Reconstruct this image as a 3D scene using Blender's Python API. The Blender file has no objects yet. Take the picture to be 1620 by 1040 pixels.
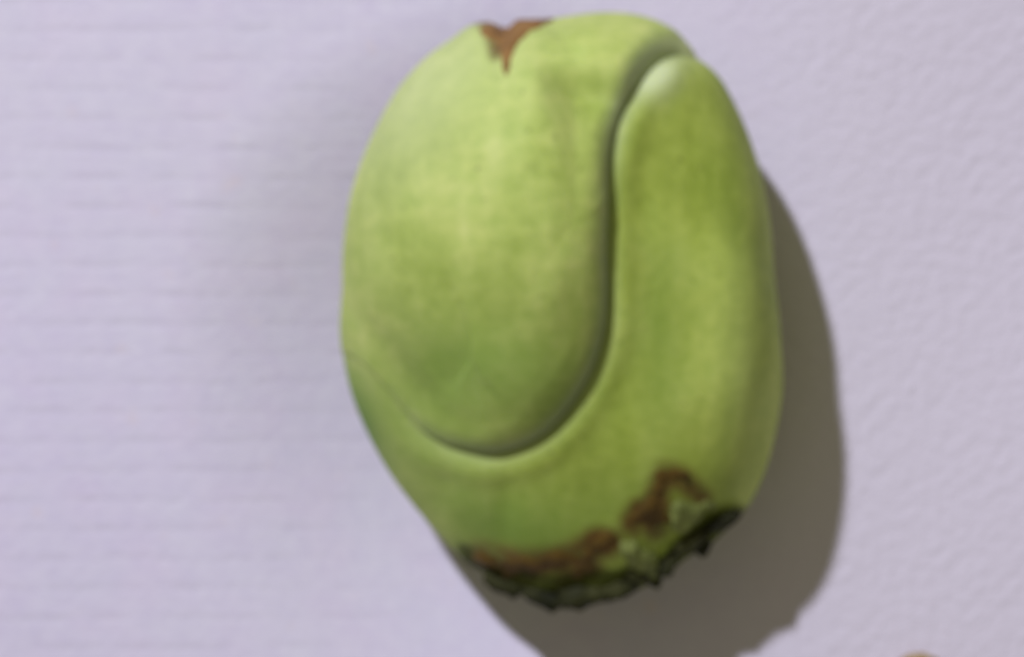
import bpy, math, random
import numpy as np
from mathutils import Vector, noise
from mathutils.bvhtree import BVHTree

# ------------------------------------------------------------------ camera, world, lamps
S = 0.0028                      # metres per working unit: the seed is about 26 mm long
CAM_D = 45.0                    # camera height above the cloth, in units
scene = bpy.context.scene
cam_d = bpy.data.cameras.new('camera')
cam = bpy.data.objects.new('camera', cam_d)
scene.collection.objects.link(cam)
cam.location = (0, 0, CAM_D * S)
cam_d.sensor_width = 36.0
cam_d.lens = 36.0 * CAM_D / 16.2
cam_d.clip_start = 0.001
cam_d.clip_end = 10.0
cam_d.dof.use_dof = True        # the snapshot is focused short of the seed: evenly soft
cam_d.dof.focus_distance = 20.0 * S
cam_d.dof.aperture_fstop = (cam_d.lens * 0.001) / (0.135 * S)
scene.camera = cam

world = bpy.data.worlds.new('World')
scene.world = world
world.use_nodes = True
bgn = world.node_tree.nodes['Background']
bgn.inputs['Color'].default_value = (1.0, 0.925, 0.64, 1)      # warm, even room light
bgn.inputs['Strength'].default_value = 0.215

KEY_EL, KEY_AZ = math.radians(49.5), math.radians(122)         # up and to the left
kd = bpy.data.lights.new('key_lamp', 'AREA')
kd.shape = 'DISK'
KD = 170.0
kd.size = 7.5 * S
kd.energy = 2.62 * math.pi * math.pi * (KD * S) ** 2 * 0.368
kd.color = (0.885, 0.885, 1.0)
key = bpy.data.objects.new('key_lamp', kd)
scene.collection.objects.link(key)
kv = Vector((math.cos(KEY_EL) * math.cos(KEY_AZ), math.cos(KEY_EL) * math.sin(KEY_AZ), math.sin(KEY_EL)))
key.location = kv * KD * S
key.rotation_euler = (-kv).to_track_quat('-Z', 'Y').to_euler()

vs = scene.view_settings
vs.view_transform = 'Standard'
vs.look = 'None'
vs.exposure = 0.0
vs.gamma = 1.0

# ------------------------------------------------------------------ helpers
rng = np.random.default_rng(5)
random.seed(5)

def P(px, py, z):
    k = (CAM_D - z) / CAM_D / 100.0
    return np.stack([(np.asarray(px, float) - 810) * k, (520 - np.asarray(py, float)) * k,
                     np.asarray(z, float) + 0 * np.asarray(px, float)], -1)

def to_px(v):
    k = CAM_D / (CAM_D - v[..., 2]) * 100.0
    return 810 + v[..., 0] * k, 520 - v[..., 1] * k

def spline(pts, closed, n=12):
    p = np.asarray(pts, float)
    m = len(p)
    out = []
    rngi = range(m if closed else m - 1)
    for i in rngi:
        g = (lambda j: p[j % m]) if closed else (lambda j: p[min(max(j, 0), m - 1)])
        p0, p1, p2, p3 = g(i - 1), g(i), g(i + 1), g(i + 2)
        for t in np.arange(n) / n:
            out.append(0.5 * (2 * p1 + (p2 - p0) * t + (2 * p0 - 5 * p1 + 4 * p2 - p3) * t * t
                              + (3 * p1 - p0 - 3 * p2 + p3) * t ** 3))
    if not closed:
        out.append(p[-1])
    return np.array(out)

def inside(poly, x, y):
    r = np.zeros(x.shape, bool)
    n = len(poly)
    for i in range(n):
        x1, y1 = poly[i]
        x2, y2 = poly[(i + 1) % n]
        if y1 == y2:
            continue
        c = ((y1 > y) != (y2 > y)) & (x < (x2 - x1) * (y - y1) / (y2 - y1) + x1)
        r ^= c
    return r

def seg_dist(poly, x, y, closed):
    best = np.full(x.shape, 1e9)
    arc = np.zeros(x.shape)
    n = len(poly)
    L = 0.0
    for i in range(n if closed else n - 1):
        a = poly[i]
        b = poly[(i + 1) % n]
        d = b - a
        l2 = float(d @ d)
        if l2 < 1e-9:
            continue
        t = np.clip(((x - a[0]) * d[0] + (y - a[1]) * d[1]) / l2, 0, 1)
        q = np.hypot(x - a[0] - t * d[0], y - a[1] - t * d[1])
        w = q < best
        best[w] = q[w]
        arc[w] = L + t[w] * math.sqrt(l2)
        L += math.sqrt(l2)
    return best, arc

def sm(t):
    t = np.clip(t, 0, 1)
    return t * t * (3 - 2 * t)

_ang = rng.uniform(0, 6.283, 60)
_dir = rng.normal(size=(60, 3))
_dir /= np.linalg.norm(_dir, axis=1)[:, None]
def wob(v, f, k0=0, k=10):
    """smooth lumpy field made of a few random sine waves, about -1..1"""
    r = np.zeros(v.shape[:-1])
    for i in range(k0, k0 + k):
        ff = f * (0.6 + 0.9 * ((i * 37) % 10) / 10)
        r += np.sin((v @ _dir[i]) * ff + _ang[i])
    return r / math.sqrt(k) * 0.8

def mesh_obj(name, verts, faces, mat, parent=None, attrs=None):
    me = bpy.data.meshes.new(name)
    me.from_pydata((np.asarray(verts) * S).tolist(), [], faces)
    me.polygons.foreach_set('use_smooth', [True] * len(me.polygons))
    for an, av in (attrs or {}).items():
        at = me.attributes.new(an, 'FLOAT', 'POINT')
        at.data.foreach_set('value', np.asarray(av, np.float32))
    me.materials.append(mat)
    me.update()
    o = bpy.data.objects.new(name, me)
    scene.collection.objects.link(o)
    if parent:
        o.parent = parent
    return o

class NT:
    def __init__(self, name):
        self.m = bpy.data.materials.new(name)
        self.m.use_nodes = True
        self.t = self.m.node_tree
        self.b = self.t.nodes['Principled BSDF']
        self.co = self.t.nodes.new('ShaderNodeTexCoord').outputs['Object']
    def n(self, kind, **kw):
        x = self.t.nodes.new(kind)
        for k, v in kw.items():
            if hasattr(x, k):
                setattr(x, k, v)
            else:
                self.put(x, k, v)
        return x
    def put(self, node, sock, v):
        s = node.inputs[sock] if not isinstance(sock, str) or sock in [i.name for i in node.inputs] else node.inputs[sock.replace('_', ' ')]
        if hasattr(v, 'is_output'):
            self.t.links.new(v, s)
        else:
            s.default_value = v
    def mapping(self, scale=(1, 1, 1), rot=(0, 0, 0)):
        x = self.t.nodes.new('ShaderNodeMapping')
        self.t.links.new(self.co, x.inputs['Vector'])
        x.inputs['Scale'].default_value = [s / S for s in scale]
        x.inputs['Rotation'].default_value = rot
        return x.outputs['Vector']
    def noise(self, scale=(1, 1, 1), rot=(0, 0, 0), detail=3, rough=0.5):
        if rot != (0, 0, 0):      # rotate first, then stretch
            r = self.t.nodes.new('ShaderNodeMapping')
            self.t.links.new(self.co, r.inputs['Vector'])
            r.inputs['Rotation'].default_value = rot
            m = self.t.nodes.new('ShaderNodeMapping')
            self.t.links.new(r.outputs['Vector'], m.inputs['Vector'])
            m.inputs['Scale'].default_value = [s / S for s in scale]
            vec = m.outputs['Vector']
        else:
            vec = self.mapping(scale)
        x = self.t.nodes.new('ShaderNodeTexNoise')
        self.t.links.new(vec, x.inputs['Vector'])
        x.inputs['Scale'].default_value = 1.0
        x.inputs['Detail'].default_value = detail
        x.inputs['Roughness'].default_value = rough
        return x.outputs['Fac']
    def ramp(self, fac, stops):
        x = self.t.nodes.new('ShaderNodeValToRGB')
        el = x.color_ramp.elements
        while len(el) < len(stops):
            el.new(0.5)
        for e, (p, c) in zip(el, stops):
            e.position = p
            e.color = (*c, 1)
        self.t.links.new(fac, x.inputs['Fac'])
        return x.outputs['Color']
    def mix(self, fac, a, b, mode='MIX'):
        x = self.t.nodes.new('ShaderNodeMix')
        x.data_type = 'RGBA'
        x.blend_type = mode
        for s, v in ((x.inputs[0], fac), (x.inputs[6], a), (x.inputs[7], b)):
            if hasattr(v, 'is_output'):
                self.t.links.new(v, s)
            else:
                s.default_value = v if not isinstance(v, tuple) or len(v) == 4 else (*v, 1)
        return x.outputs[2]
    def math(self, op, a, b=0.0, clamp=False):
        x = self.t.nodes.new('ShaderNodeMath')
        x.operation = op
        x.use_clamp = clamp
        for s, v in ((x.inputs[0], a), (x.inputs[1], b)):
            if hasattr(v, 'is_output'):
                self.t.links.new(v, s)
            else:
                s.default_value = v
        return x.outputs[0]
    def attr(self, name):
        x = self.t.nodes.new('ShaderNodeAttribute')
        x.attribute_name = name
        return x.outputs['Fac']
    def bump(self, h, strength, dist):
        x = self.t.nodes.new('ShaderNodeBump')
        self.t.links.new(h, x.inputs['Height'])
        x.inputs['Strength'].default_value = strength
        x.inputs['Distance'].default_value = dist * S
        self.t.links.new(x.outputs['Normal'], self.b.inputs['Normal'])

def rot_z(a):
    return (0, 0, math.radians(a))

# ------------------------------------------------------------------ materials
def skin_material(name):
    m = NT(name)
    mott = m.noise((0.55, 0.40, 0.5), detail=4, rough=0.55)
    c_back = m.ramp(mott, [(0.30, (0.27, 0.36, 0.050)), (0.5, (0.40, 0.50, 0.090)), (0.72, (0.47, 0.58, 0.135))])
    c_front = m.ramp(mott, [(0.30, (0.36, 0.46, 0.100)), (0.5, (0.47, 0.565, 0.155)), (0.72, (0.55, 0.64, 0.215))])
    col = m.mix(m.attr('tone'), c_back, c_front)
    streak = m.noise((2.6, 0.45, 1.2), detail=3)
    band = m.noise((0.9, 3.4, 1.2), detail=4, rough=0.6)
    col = m.mix(0.50, col, m.ramp(streak, [(0.3, (0.40, 0.42, 0.30)), (0.7, (0.60, 0.58, 0.66))]), 'OVERLAY')
    col = m.mix(m.math('MULTIPLY', m.attr('tone'), 0.55), col, m.ramp(band, [(0.3, (0.42, 0.44, 0.36)), (0.7, (0.59, 0.57, 0.60))]), 'OVERLAY')
    fine = m.noise((5.5, 5.5, 5.5), detail=4, rough=0.6)
    col = m.mix(0.50, col, m.ramp(fine, [(0.3, (0.36, 0.38, 0.30)), (0.7, (0.62, 0.60, 0.66))]), 'OVERLAY')
    speck = m.noise((9.0, 9.0, 9.0), detail=1)
    col = m.mix(m.math('MULTIPLY', m.math('SUBTRACT', speck, 0.68, clamp=True), 4.0, clamp=True), col, (0.12, 0.13, 0.03))
    col = m.mix(m.attr('green'), col, (0.165, 0.285, 0.046))  # deeper green, partly standing in for shade on the lower half
    col = m.mix(m.attr('seam'), col, (0.27, 0.31, 0.235))      # greyer along the fold
    col = m.mix(m.attr('pale_light'), col, (0.58, 0.66, 0.36))        # pale skin, with light painted in on its bright sides
    sn = m.noise((3.2, 3.2, 3.2), detail=4, rough=0.6)
    st = m.math('MULTIPLY', m.attr('stain'), m.math('MULTIPLY_ADD', sn, 1.6), clamp=True)
    brown = m.ramp(sn, [(0.3, (0.085, 0.045, 0.010)), (0.7, (0.19, 0.105, 0.026))])
    col = m.mix(st, col, brown)
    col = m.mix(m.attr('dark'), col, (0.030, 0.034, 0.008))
    m.put(m.b, 'Base Color', col)
    m.put(m.b, 'Roughness', 0.62)
    m.put(m.b, 'Specular IOR Level', m.math('MULTIPLY', m.math('SUBTRACT', 1.0, m.attr('dark'), clamp=True), 0.18))
    m.put(m.b, 'Subsurface Weight', 0.22)
    m.b.inputs['Subsurface Radius'].default_value = (1.0, 1.0, 0.3)
    m.put(m.b, 'Subsurface Scale', 0.22 * S)
    m.bump(m.math('ADD', fine, m.math('MULTIPLY', streak, 0.6)), 0.22, 0.07)
    return m.m

skin_mat = skin_material('green_skin')

def crust_material(name, a, b, rough=0.75, f=3.0):
    m = NT(name)
    nz = m.noise((f, f, f), detail=5, rough=0.6)
    m.put(m.b, 'Base Color', m.ramp(nz, [(0.32, a), (0.68, b)]))
    m.put(m.b, 'Roughness', rough)
    m.put(m.b, 'Specular IOR Level', 0.25)
    m.bump(nz, 0.6, 0.12)
    return m.m

brown_mat = crust_material('brown_scar', (0.055, 0.033, 0.006), (0.150, 0.088, 0.014))
tip_mat = crust_material('brown_tip', (0.17, 0.085, 0.020), (0.32, 0.175, 0.055))
rim_mat = crust_material('dark_rim', (0.012, 0.014, 0.004), (0.052, 0.054, 0.014), f=2.4)
pale_mat = crust_material('pale_flap', (0.15, 0.18, 0.045), (0.24, 0.28, 0.08))
crumb_mat = crust_material('tan_crumb', (0.26, 0.17, 0.065), (0.40, 0.29, 0.13))

def cloth_material():
    m = NT('lilac_cloth')
    big = m.noise((0.10, 0.10, 0.10), detail=3)
    col = m.ramp(big, [(0.3, (0.625, 0.578, 0.742)), (0.7, (0.652, 0.616, 0.742))])
    pinkish = m.noise((0.9, 0.9, 0.9), detail=3)
    col = m.mix(0.55, col, m.ramp(pinkish, [(0.3, (0.50, 0.52, 0.50)), (0.5, (0.5, 0.5, 0.5)), (0.72, (0.52, 0.485, 0.50))]), 'OVERLAY')
    spk = m.noise((3.4, 3.4, 3.4), detail=4, rough=0.65)
    col = m.mix(0.8, col, m.ramp(spk, [(0.28, (0.455, 0.455, 0.455)), (0.5, (0.5, 0.5, 0.5)), (0.74, (0.55, 0.55, 0.55))]), 'OVERLAY')
    pk = m.noise((1.9, 1.9, 1.9), detail=1)
    col = m.mix(m.math('MULTIPLY', m.math('SUBTRACT', pk, 0.70, clamp=True), 3.0, clamp=True), col, (0.68, 0.57, 0.61))
    sep = m.n('ShaderNodeSeparateXYZ')
    m.t.links.new(m.mapping((1, 1, 1)), sep.inputs[0])
    x, y = sep.outputs[0], sep.outputs[1]
    left = m.math('MULTIPLY_ADD', x, -0.22)
    left.node.inputs[2].default_value = 0.02
    left.node.use_clamp = True
    right = m.math('MULTIPLY_ADD', x, 0.25)
    right.node.inputs[2].default_value = -0.35
    right.node.use_clamp = True
    col = m.mix(right, col, (0.655, 0.610, 0.715))
    # made-up ribs on the left, echoing image compression, broken into dashes
    ph = m.math('MULTIPLY_ADD', m.noise((0.25, 0.25, 0.25), detail=2), 1.5)
    ph.node.inputs[2].default_value = 0.0
    rib = m.math('SINE', m.math('ADD', m.math('MULTIPLY', y, 2 * math.pi / 0.465), ph))
    rib = m.math('POWER', m.math('MULTIPLY_ADD', rib, 0.5), 5.0)
    rib.node.inputs[0].links[0].from_node.inputs[2].default_value = 0.5
    dash = m.noise((1.3, 2.2, 1.0), detail=3, rough=0.6)
    dash = m.math('MULTIPLY', m.math('SUBTRACT', dash, 0.38), 4.5, clamp=True)
    rib = m.math('MULTIPLY', rib, dash)
    ribm = m.math('MULTIPLY', m.math('MULTIPLY', rib, left), 1.0)
    # slanting fibres on the right
    fib = m.noise((3.2, 0.9, 1.0), rot=rot_z(48), detail=4, rough=0.6)
    fib2 = m.noise((4.5, 4.5, 1.0), detail=3, rough=0.6)
    fibm = m.math('MULTIPLY', m.math('ADD', m.math('MULTIPLY', fib, 0.38), m.math('MULTIPLY', fib2, 0.75)), right)
    grain = m.noise((7, 7, 7), detail=2)
    col = m.mix(m.math('MULTIPLY', ribm, 0.14), col, (0.45, 0.42, 0.50))
    h = m.math('ADD', m.math('MULTIPLY', ribm, -0.11), m.math('MULTIPLY', fibm, 0.7))
    h = m.math('ADD', h, m.math('MULTIPLY', grain, 0.14))
    m.put(m.b, 'Base Color', col)
    m.put(m.b, 'Roughness', 0.9)
    m.put(m.b, 'Specular IOR Level', 0.15)
    m.bump(h, 0.55, 0.14)
    return m.m
cloth_mat = cloth_material()

# ------------------------------------------------------------------ the cloth, dented where the seed lies
ZC = 1.30                       # height of the seed's widest section
OUT = spline([(860, 60), (930, 57), (990, 60), (1035, 72), (1079, 97), (1121, 130), (1153, 172), (1177, 235),
              (1196, 305), (1211, 385), (1221, 465), (1233, 545), (1236, 625), (1222, 705), (1200, 768),
              (1168, 818), (1128, 855), (1085, 885), (1040, 915), (985, 945), (910, 957), (835, 944),
              (778, 917), (722, 878), (672, 828), (628, 770), (592, 708), (566, 648), (548, 590), (538, 530),
              (541, 470), (552, 405), (572, 340), (596, 283), (622, 222), (652, 165), (686, 122), (724, 94),
              (760, 74), (812, 64)], True, 8)
CX, CY = 885.0, 492.0

def cloth_z(X, Y):
    ex = (X - 0.30) / np.where(X < 0.3, 3.70, 3.05)
    ey = (Y + 0.20) / np.where(Y < -0.2, 4.45, 3.50)
    r = np.sqrt(ex * ex + ey * ey)
    bowl = -1.02 * (1 - sm((r - 0.35) / 1.25))
    return bowl + 0.05 * np.sin(0.33 * X + 0.6 * Y + 1.0) * sm((r - 1.2) / 1.5) + 0.03 * np.sin(0.7 * X - 0.45 * Y) * sm((r - 1.2) / 1.5)

gx = np.concatenate([np.linspace(-60, -13, 14), np.linspace(-12, 12, 241), np.linspace(13, 60, 14)])
gy = np.concatenate([np.linspace(-60, -10, 14), np.linspace(-9, 9, 181), np.linspace(10, 60, 14)])
GX, GY = np.meshgrid(gx, gy)
cv = np.stack([GX, GY, cloth_z(GX, GY)], -1).reshape(-1, 3)
nx, ny = len(gx), len(gy)
cf = [(j * nx + i, j * nx + i + 1, (j + 1) * nx + i + 1, (j + 1) * nx + i) for j in range(ny - 1) for i in range(nx - 1)]
cloth = mesh_obj('cloth', cv, cf, cloth_mat)
cloth['kind'] = 'structure'

# ------------------------------------------------------------------ the seed
seed = bpy.data.objects.new('green_seed', None)
scene.collection.objects.link(seed)
seed.empty_display_size = 0.003
base = P(CX, CY, 0.0)
SEED0 = np.array([base[0], base[1], -0.75])
seed.location = (SEED0 * S).tolist()
seed['label'] = 'plump green seed with a folded front lobe and brown scars lying on pale lilac cloth'
seed['category'] = 'seed'

NTH, NPH = 620, 300
th = np.linspace(0, 2 * math.pi, NTH, endpoint=False)
ang = np.arctan2(-(OUT[:, 1] - CY), OUT[:, 0] - CX)
rad = np.hypot(OUT[:, 0] - CX, OUT[:, 1] - CY)
o_ = np.argsort(ang)
R = np.interp(th, np.concatenate([ang[o_] - 2 * math.pi, ang[o_], ang[o_] + 2 * math.pi]), np.tile(rad[o_], 3))
ph = np.linspace(0.004, math.pi - 0.004, NPH)
TH, PH = np.meshgrid(th, ph)
RR = np.tile(R, (NPH, 1))
sp = np.sin(PH)
H_UP, H_DN = 3.45, 1.95
z = ZC + np.where(PH < math.pi / 2, H_UP, H_DN) * np.cos(PH)
kz = (CAM_D - ZC) / CAM_D / 100
apex = np.where(PH < math.pi / 2, np.cos(PH), 0) ** 1.5          # the crown of the seed sits up and to the right of its middle
wr = sm((np.cos(TH + 0.30) + 0.25) / 1.1) * sm(PH / 0.5)
w2 = np.exp(-((TH - math.radians(303)) / 0.42) ** 2) * sm(PH / 0.5)
spr = sp ** (1 - 0.40 * np.clip(wr, 0, 1) - 0.22 * w2 + 0.22 * np.clip(-np.sin(TH) - 0.2, 0, 1) * sm(PH / 0.5))         # and its right flank is the steeper one
bx = (CX - 810) * kz + RR * kz * spr * np.cos(TH) + 0.15 * apex
by = (520 - CY) * kz + RR * kz * spr * np.sin(TH) + 1.25 * apex
z = np.where(z > ZC, ZC + (z - ZC) * (1 - 0.17 * wr), z)
B = np.stack([bx, by, z], -1)
dT = np.roll(B, -1, 1) - np.roll(B, 1, 1)
dP = np.gradient(B, axis=0)
Nn = np.cross(dP, dT)
Nn /= np.linalg.norm(Nn, axis=-1)[..., None] + 1e-12
cdir = B - np.array([(CX - 810) * kz, (520 - CY) * kz, ZC])
Nn *= np.sign((Nn * cdir).sum(-1))[..., None]
# coordinates for drawing the folds, in photograph-sized units, carried on round the underside
FX, FY = to_px(B)
low = PH > math.pi / 2
f2 = 2 - sp
FX = np.where(low, CX + RR * f2 * np.cos(TH), FX)
FY = np.where(low, CY - RR * f2 * np.sin(TH), FY)

# the fold: where the front lobe's free edge lies
GR = spline([(1330, 40), (1220, 70), (1140, 92), (1100, 96), (1066, 92), (1034, 104), (1005, 136), (984, 180), (970, 235),
             (962, 300), (960, 380), (961, 455), (956, 520), (936, 585), (898, 646), (850, 692), (785, 714),
             (720, 706), (672, 684), (632, 645), (592, 600), (540, 560), (400, 520)], False, 8)
side = np.concatenate([GR, np.array([[-800, 500], [-800, -900], [1500, -900], [1500, 30]])])
dist, arc = seg_dist(GR, FX.ravel(), FY.ravel(), False)
dist = dist.reshape(FX.shape) / 100
arc = arc.reshape(FX.shape)
ins = inside(side, FX, FY)
s = np.where(ins, dist, -dist)
seglen = np.concatenate([[0], np.cumsum(np.hypot(*np.diff(GR, axis=0).T))])
def arc_at(px, py):
    return float(seglen[np.argmin(np.hypot(GR[:, 0] - px, GR[:, 1] - py))])
keys = [(arc_at(1220, 70), 0.05), (arc_at(1100, 96), 0.07), (arc_at(1034, 104), 0.26), (arc_at(976, 210), 0.54),
        (arc_at(960, 380), 0.48), (arc_at(956, 520), 0.46), (arc_at(898, 646), 0.44), (arc_at(785, 714), 0.30),
        (arc_at(700, 695), 0.14), (arc_at(640, 652), 0.03), (arc_at(592, 600), 0.0)]
A = np.interp(arc, [k[0] for k in keys], [k[1] for k in keys])
Wd = np.interp(arc, [k[0] for k in keys], [0.25, 0.25, 0.30, 0.42, 0.50, 0.60, 0.70, 0.50, 0.40, 0.3, 0.3])
far = sm((s - 0.5) / 2.0)
A = A * (1 - far) + 0.20 * far * np.clip(0.2 + np.cos(PH), 0, 1)
Wd = Wd * (1 - far) + 0.5 * far

def gauss(px, py, sx, sy, rot=0.0):
    c, q = math.cos(rot), math.sin(rot)
    u = (FX - px) * c + (FY - py) * q
    v = -(FX - px) * q + (FY - py) * c
    return np.exp(-(u / sx) ** 2 - (v / sy) ** 2)

lump = 0.035 * wob(B, 1.5) + 0.012 * wob(B, 4.0, 12)
# front lobe
t = np.clip(s / Wd, 0, 1)
roll = 0.8 * np.sin(t * math.pi / 2) + 0.2 * np.sqrt(np.clip(1 - (1 - t) ** 2, 0, 1))
d_front = A * roll * (0.35 + 0.65 * np.exp(-np.clip(s, 0, None) / 2.2)) - 1.1 * sm(-s / 0.10) - 0.03 * (1 - sm(s / 0.06)) * np.clip(A / 0.2, 0, 1)
dome = 1 - (np.clip(FY - 300, 0, None) / 400) ** 2 - (np.clip(300 - FY, 0, None) / 290) ** 2 - (np.clip(FX - 750, 0, None) / 205) ** 2 - (np.clip(790 - FX, 0, None) / 270) ** 2
d_front += 0.58 * np.clip(dome, 0, 1) ** 1.15 * sm(s / 0.9)
d_front += lump + 0.012 * sm(s / 0.06)
ledge = sm((FX - 845) / 70) * sm((1005 - FX) / 60)
d_front -= 0.34 * ledge * sm((FY - 122 - 0.10 * (FX - 900)) / 42) * (1 - sm((FY - 160) / 170))      # crease under the top collar
d_front += 0.06 * gauss(930, 95, 130, 34)
d_front -= 0.16 * gauss(802, 76, 13, 38, -0.06)                                             # notch at the tip
d_front += 0.05 * gauss(762, 70, 25, 30) + 0.04 * gauss(850, 62, 28, 28)
# wrapping lobe
d_back = -0.40 * sm((s - 0.10) / 0.12) - 0.05 * np.exp(-(s / 0.10) ** 2) * np.clip(A / 0.2, 0, 1)
d_back += 0.06 * np.exp(-((s + 0.30) / 0.22) ** 2) * np.clip(A / 0.2, 0, 1)
d_back -= 0.12 * np.exp(-((FX - 1000) / 110) ** 2) * sm((FY - 90) / 160) * sm((800 - FY) / 260)
d_back += lump - 0.03 * gauss(1062, 560, 45, 190, 0.08) + 0.10 * gauss(1165, 520, 50, 280, 0.04)
d_back -= 0.035 * gauss(800, 800, 20, 70) + 0.02 * gauss(700, 775, 24, 60, 0.4)
d_back += 0.07 * gauss(1060, 130, 40, 40)

# stains, and tones with light and shade painted into the skin
def soft(poly, w0, w1):
    pl = spline(poly, True, 6)
    d, _ = seg_dist(pl, FX.ravel(), FY.ravel(), True)
    d = d.reshape(FX.shape)
    d = np.where(inside(pl, FX, FY), -d, d)
    return 1 - sm((d + w0) / (w0 + w1))
PATCH_A = [(752, 868), (800, 874), (850, 876), (896, 868), (920, 858), (944, 846), (976, 852), (966, 872), (948, 880), (940, 904), (896, 912), (870, 902), (800, 912), (765, 895)]
PATCH_B = [(988, 826), (1004, 800), (1022, 790), (1034, 764), (1044, 742), (1068, 740), (1096, 756), (1114, 778), (1108, 790), (1088, 780),
           (1066, 768), (1054, 786), (1056, 806), (1046, 838), (1028, 846), (1016, 826), (1004, 842)]
PATCH_T = [(758, 46), (790, 36), (840, 28), (880, 28), (862, 44), (828, 56), (816, 74), (811, 100), (801, 124), (792, 98), (785, 74), (768, 62)]
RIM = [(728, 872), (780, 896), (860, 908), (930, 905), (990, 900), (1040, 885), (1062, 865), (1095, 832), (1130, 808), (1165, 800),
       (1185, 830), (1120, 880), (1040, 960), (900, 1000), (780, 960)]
n1 = 0.5 + 0.5 * wob(B, 7.0, 24)
stain_b = np.clip(soft(PATCH_A, 6, 26) + soft(PATCH_B, 5, 20), 0, 1) * (0.55 + 0.25 * n1)
stain_f = soft(PATCH_T, 4, 13) * (0.6 + 0.2 * n1)
dark_b = soft(RIM, 4, 14) * 0.85  # dark rim, with the shade of the underside painted in
dark_f = 0 * dark_b
pale_light_f = 0.30 * np.exp(-((s - 0.03) / 0.10) ** 2) * sm((380 - FY) / 300) + 0.45 * gauss(700, 170, 170, 110, -0.9)  # light painted on the fold's upper edge and the upper left
pale_light_b = 0.95 * gauss(1038, 128, 30, 36, 0.9) + 0.24 * np.exp(-((s + 0.10) / 0.14) ** 2) * np.clip(A / 0.3, 0, 1) + 0.16 * gauss(1165, 600, 38, 240)  # pale tip, plus light painted along the fold lip and right ridge
d_back += (dark_b > 0.2) * 0.03 * wob(B, 9.0, 36)

green_shade = (0.75 * gauss(610, 650, 170, 190, -0.3) + 0.60 * gauss(830, 590, 130, 90) + 0.75 * gauss(850, 830, 170, 70, -0.15) + 0.30 * gauss(1055, 540, 42, 170)) * (0.8 + 0.5 * wob(B, 2.2, 8))  # mottled deeper green, with shade of the lower half painted in

def shell(name, d, mat, keep, attrs):
    V = B + Nn * d[..., None]
    V[..., 2] = np.maximum(V[..., 2], -0.62)
    idx = -np.ones(V.shape[:2], int)
    k = keep.copy()
    faces = []
    # a quad is kept when any corner is kept
    kn = np.roll(k, -1, 1)
    q = k[:-1] | k[1:] | kn[:-1] | kn[1:]
    ii, jj = np.nonzero(q)
    used = np.zeros(V.shape[:2], bool)
    j2 = (jj + 1) % NTH
    for a, b in ((ii, jj), (ii + 1, jj), (ii + 1, j2), (ii, j2)):
        used[a, b] = True
    idx[used] = np.arange(used.sum())
    quads = np.stack([idx[ii, jj], idx[ii + 1, jj], idx[ii + 1, j2], idx[ii, j2]], -1)
    faces = quads.tolist()
    if used[0].all():
        faces.append(idx[0].tolist())
    if used[-1].all():
        faces.append(idx[-1][::-1].tolist())
    return mesh_obj(name, V[used] - SEED0, faces, mat, seed, {a: v[used] for a, v in attrs.items()}), V

back, VB = shell('outer_lobe', d_back, skin_mat, np.ones(B.shape[:2], bool), {'stain': stain_b, 'dark': dark_b, 'pale_light': np.clip(pale_light_b, 0, 1), 'tone': 1 - sm((FX - 600) / 260), 'seam': 0.75 * np.exp(-((s - 0.02) / 0.09) ** 2) * np.clip(A / 0.3, 0, 1), 'green': np.clip(green_shade, 0, 1)})
front, VF = shell('front_lobe', d_front, skin_mat, s > -0.09, {'stain': stain_f, 'dark': dark_f, 'pale_light': np.clip(pale_light_f, 0, 1), 'tone': np.ones(FX.shape), 'seam': 0.75 * np.exp(-(s / 0.20) ** 2) * np.clip(A / 0.3, 0, 1), 'green': np.clip(green_shade, 0, 1)})
front['label'] = 'paler domed front lobe with a rolled edge'

trees = []
for o in (back, front):
    me = o.data
    trees.append(BVHTree.FromPolygons([tuple(v.co / S) for v in me.vertices], [tuple(p.vertices) for p in me.polygons]))

def hit(px, py):
    """where the camera's ray through (px, py) meets the seed, in units relative to the seed's base"""
    o = np.array([0, 0, CAM_D])
    d = P(px, py, 0.0) - o
    d /= np.linalg.norm(d)
    o = o - SEED0
    best = None
    for t_ in trees:
        r = t_.ray_cast(Vector(o), Vector(d), 100)
        if r[0] is not None and (best is None or r[3] < best[2]):
            n = r[1] if r[1].z > 0 else -r[1]
            best = (np.array(r[0]), np.array(n), r[3])
    return best

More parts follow.
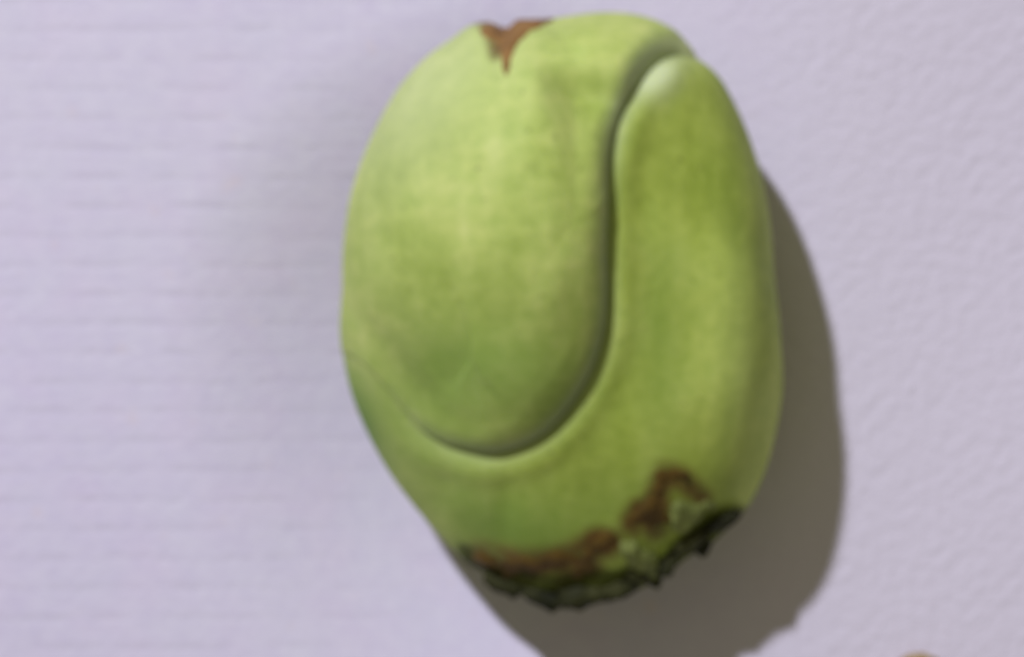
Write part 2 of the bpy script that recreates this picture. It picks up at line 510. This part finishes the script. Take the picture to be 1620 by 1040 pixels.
def crust(name, poly, mat, thick, rough, step=5.0, label=None, edge=16.0, rag=1.0):
    """a crusty patch grown on the seed's skin, with its own thickness and ragged outline"""
    pl = spline(poly, True, 6)
    x0, y0 = pl.min(0) - step
    x1, y1 = pl.max(0) + step
    xs, ys = np.arange(x0, x1, step), np.arange(y0, y1, step)
    X, Y = np.meshgrid(xs, ys)
    d, _ = seg_dist(pl, X.ravel(), Y.ravel(), True)
    d = d.reshape(X.shape)
    d = np.where(inside(pl, X, Y), d, -d)
    d = d + rag * (8 * wob(np.stack([X, Y, 0 * X], -1) / 100, 11.0, 20) + 5 * wob(np.stack([X, Y, 0 * X], -1) / 100, 30.0, 30))
    vid = {}
    vs_, fs = [], []
    for j in range(len(ys)):
        for i in range(len(xs)):
            if d[j, i] < -step * 1.2:
                continue
            h = hit(X[j, i], Y[j, i])
            if h is None:
                continue
            p, n, _ = h
            w = min(1.0, max(0.0, (d[j, i] + step) / edge))
            hh = thick * math.sqrt(w) * (1 + rough * noise.fractal(Vector(p * 2.6), 0.9, 2.1, 4)) - 0.06 * (1 - w)
            vid[(i, j)] = len(vs_)
            vs_.append(p + n * hh)
    for (i, j) in list(vid):
        q = [(i, j), (i + 1, j), (i + 1, j + 1), (i, j + 1)]
        if all(k in vid for k in q):
            fs.append([vid[k] for k in q][::-1])
    o = mesh_obj(name, np.array(vs_), fs, mat, seed)
    so = o.modifiers.new('thickness', 'SOLIDIFY')
    so.thickness = 0.08 * S
    so.offset = -1
    if label:
        o['label'] = label
    return o

crust('scar', PATCH_A, brown_mat, 0.016, 2.2, label='long brown scar along the lower end')
crust('scar', PATCH_B, brown_mat, 0.02, 2.2, label='hooked brown scar near the lower right edge')
crust('tip_scar', PATCH_T, tip_mat, 0.035, 0.6, step=4.0, label='brown wedge at the top end', edge=10, rag=0.35)
crust('skin_flap', [(1066, 786), (1090, 790), (1118, 786), (1134, 800), (1108, 820), (1080, 838), (1066, 826)], pale_mat, 0.09, 0.5, step=4)
crust('skin_flap', [(985, 862), (1008, 858), (1032, 868), (1042, 892), (1028, 910), (1004, 900), (990, 884)], pale_mat, 0.10, 0.6, step=4)

def blob(name, px, py, r, stretch, rot, mat, lift=0.0, seedn=0, parent=seed):
    """a small crumpled lobe with a lumpy skin"""
    h = None
    for k in np.linspace(0, 1, 30):
        h = hit(px + (CX - px) * k, py + (CY - py) * k)
        if h is not None:
            break
    p, n, _ = h
    c = P(px, py, p[2] + SEED0[2]) - SEED0
    c[2] += lift
    vs_, fs = [], []
    NU, NV = 18, 11
    for v in range(NV):
        f = math.pi * v / (NV - 1)
        for u in range(NU):
            a = 2 * math.pi * u / NU
            q = np.array([math.sin(f) * math.cos(a), math.sin(f) * math.sin(a), math.cos(f)])
            k = 1 + 0.42 * noise.noise(Vector(q * 1.7 + seedn * 7.1)) + 0.25 * noise.noise(Vector(q * 4 + seedn * 3.3))
            q = q * k * r * np.array([stretch, 1, 0.9])
            cr, sr = math.cos(rot), math.sin(rot)
            vs_.append(c + np.array([q[0] * cr - q[1] * sr, q[0] * sr + q[1] * cr, q[2]]))
    for v in range(NV - 1):
        for u in range(NU):
            fs.append((v * NU + u, (v + 1) * NU + u, (v + 1) * NU + (u + 1) % NU, v * NU + (u + 1) % NU))
    return mesh_obj(name, np.array(vs_), fs, mat, parent)

for i, (px, py, r, st_, ro) in enumerate([
        (800, 922, 0.18, 2.0, -0.5), (862, 940, 0.22, 1.7, -0.4), (925, 938, 0.22, 1.8, 0.1), (980, 925, 0.22, 1.7, 0.5),
        (1030, 914, 0.11, 1.8, -0.7), (1002, 906, 0.13, 1.9, -0.4), (1056, 882, 0.17, 1.9, 1.4), (1098, 848, 0.17, 2.1, 0.8),
        (1112, 862, 0.12, 1.6, 1.5), (1140, 822, 0.16, 1.9, 0.4)]):
    blob('rim_tooth', px, py, r, st_, ro, rim_mat, seedn=i)

# ------------------------------------------------------------------ a tan crumb at the lower edge of the frame
def crumb(name, px, py, r, label, n):
    c = P(px, py, 0.0)
    c[2] = cloth_z(c[0], c[1])
    vs_, fs = [], []
    NU, NV = 26, 15
    for v in range(NV):
        f = math.pi * v / (NV - 1)
        for u in range(NU):
            a = 2 * math.pi * u / NU
            q = Vector((math.sin(f) * math.cos(a), math.sin(f) * math.sin(a), math.cos(f)))
            k = 1 + 0.35 * noise.noise(q * 1.4 + Vector((n, n, n))) + 0.12 * noise.noise(q * 4)
            q = q * k * r
            vs_.append((q.x * 1.25, q.y, max(q.z * 0.6, -0.33 * r) + 0.32 * r))
    for v in range(NV - 1):
        for u in range(NU):
            fs.append((v * NU + u, (v + 1) * NU + u, (v + 1) * NU + (u + 1) % NU, v * NU + (u + 1) % NU))
    o = mesh_obj(name, np.array(vs_), fs, crumb_mat)
    o.location = (c * S).tolist()
    o['label'] = label
    o['category'] = 'crumb'
crumb('dry_crumb', 1452, 1068, 0.34, 'small tan dry crumb on the cloth at the lower right edge of the frame', 3.0)
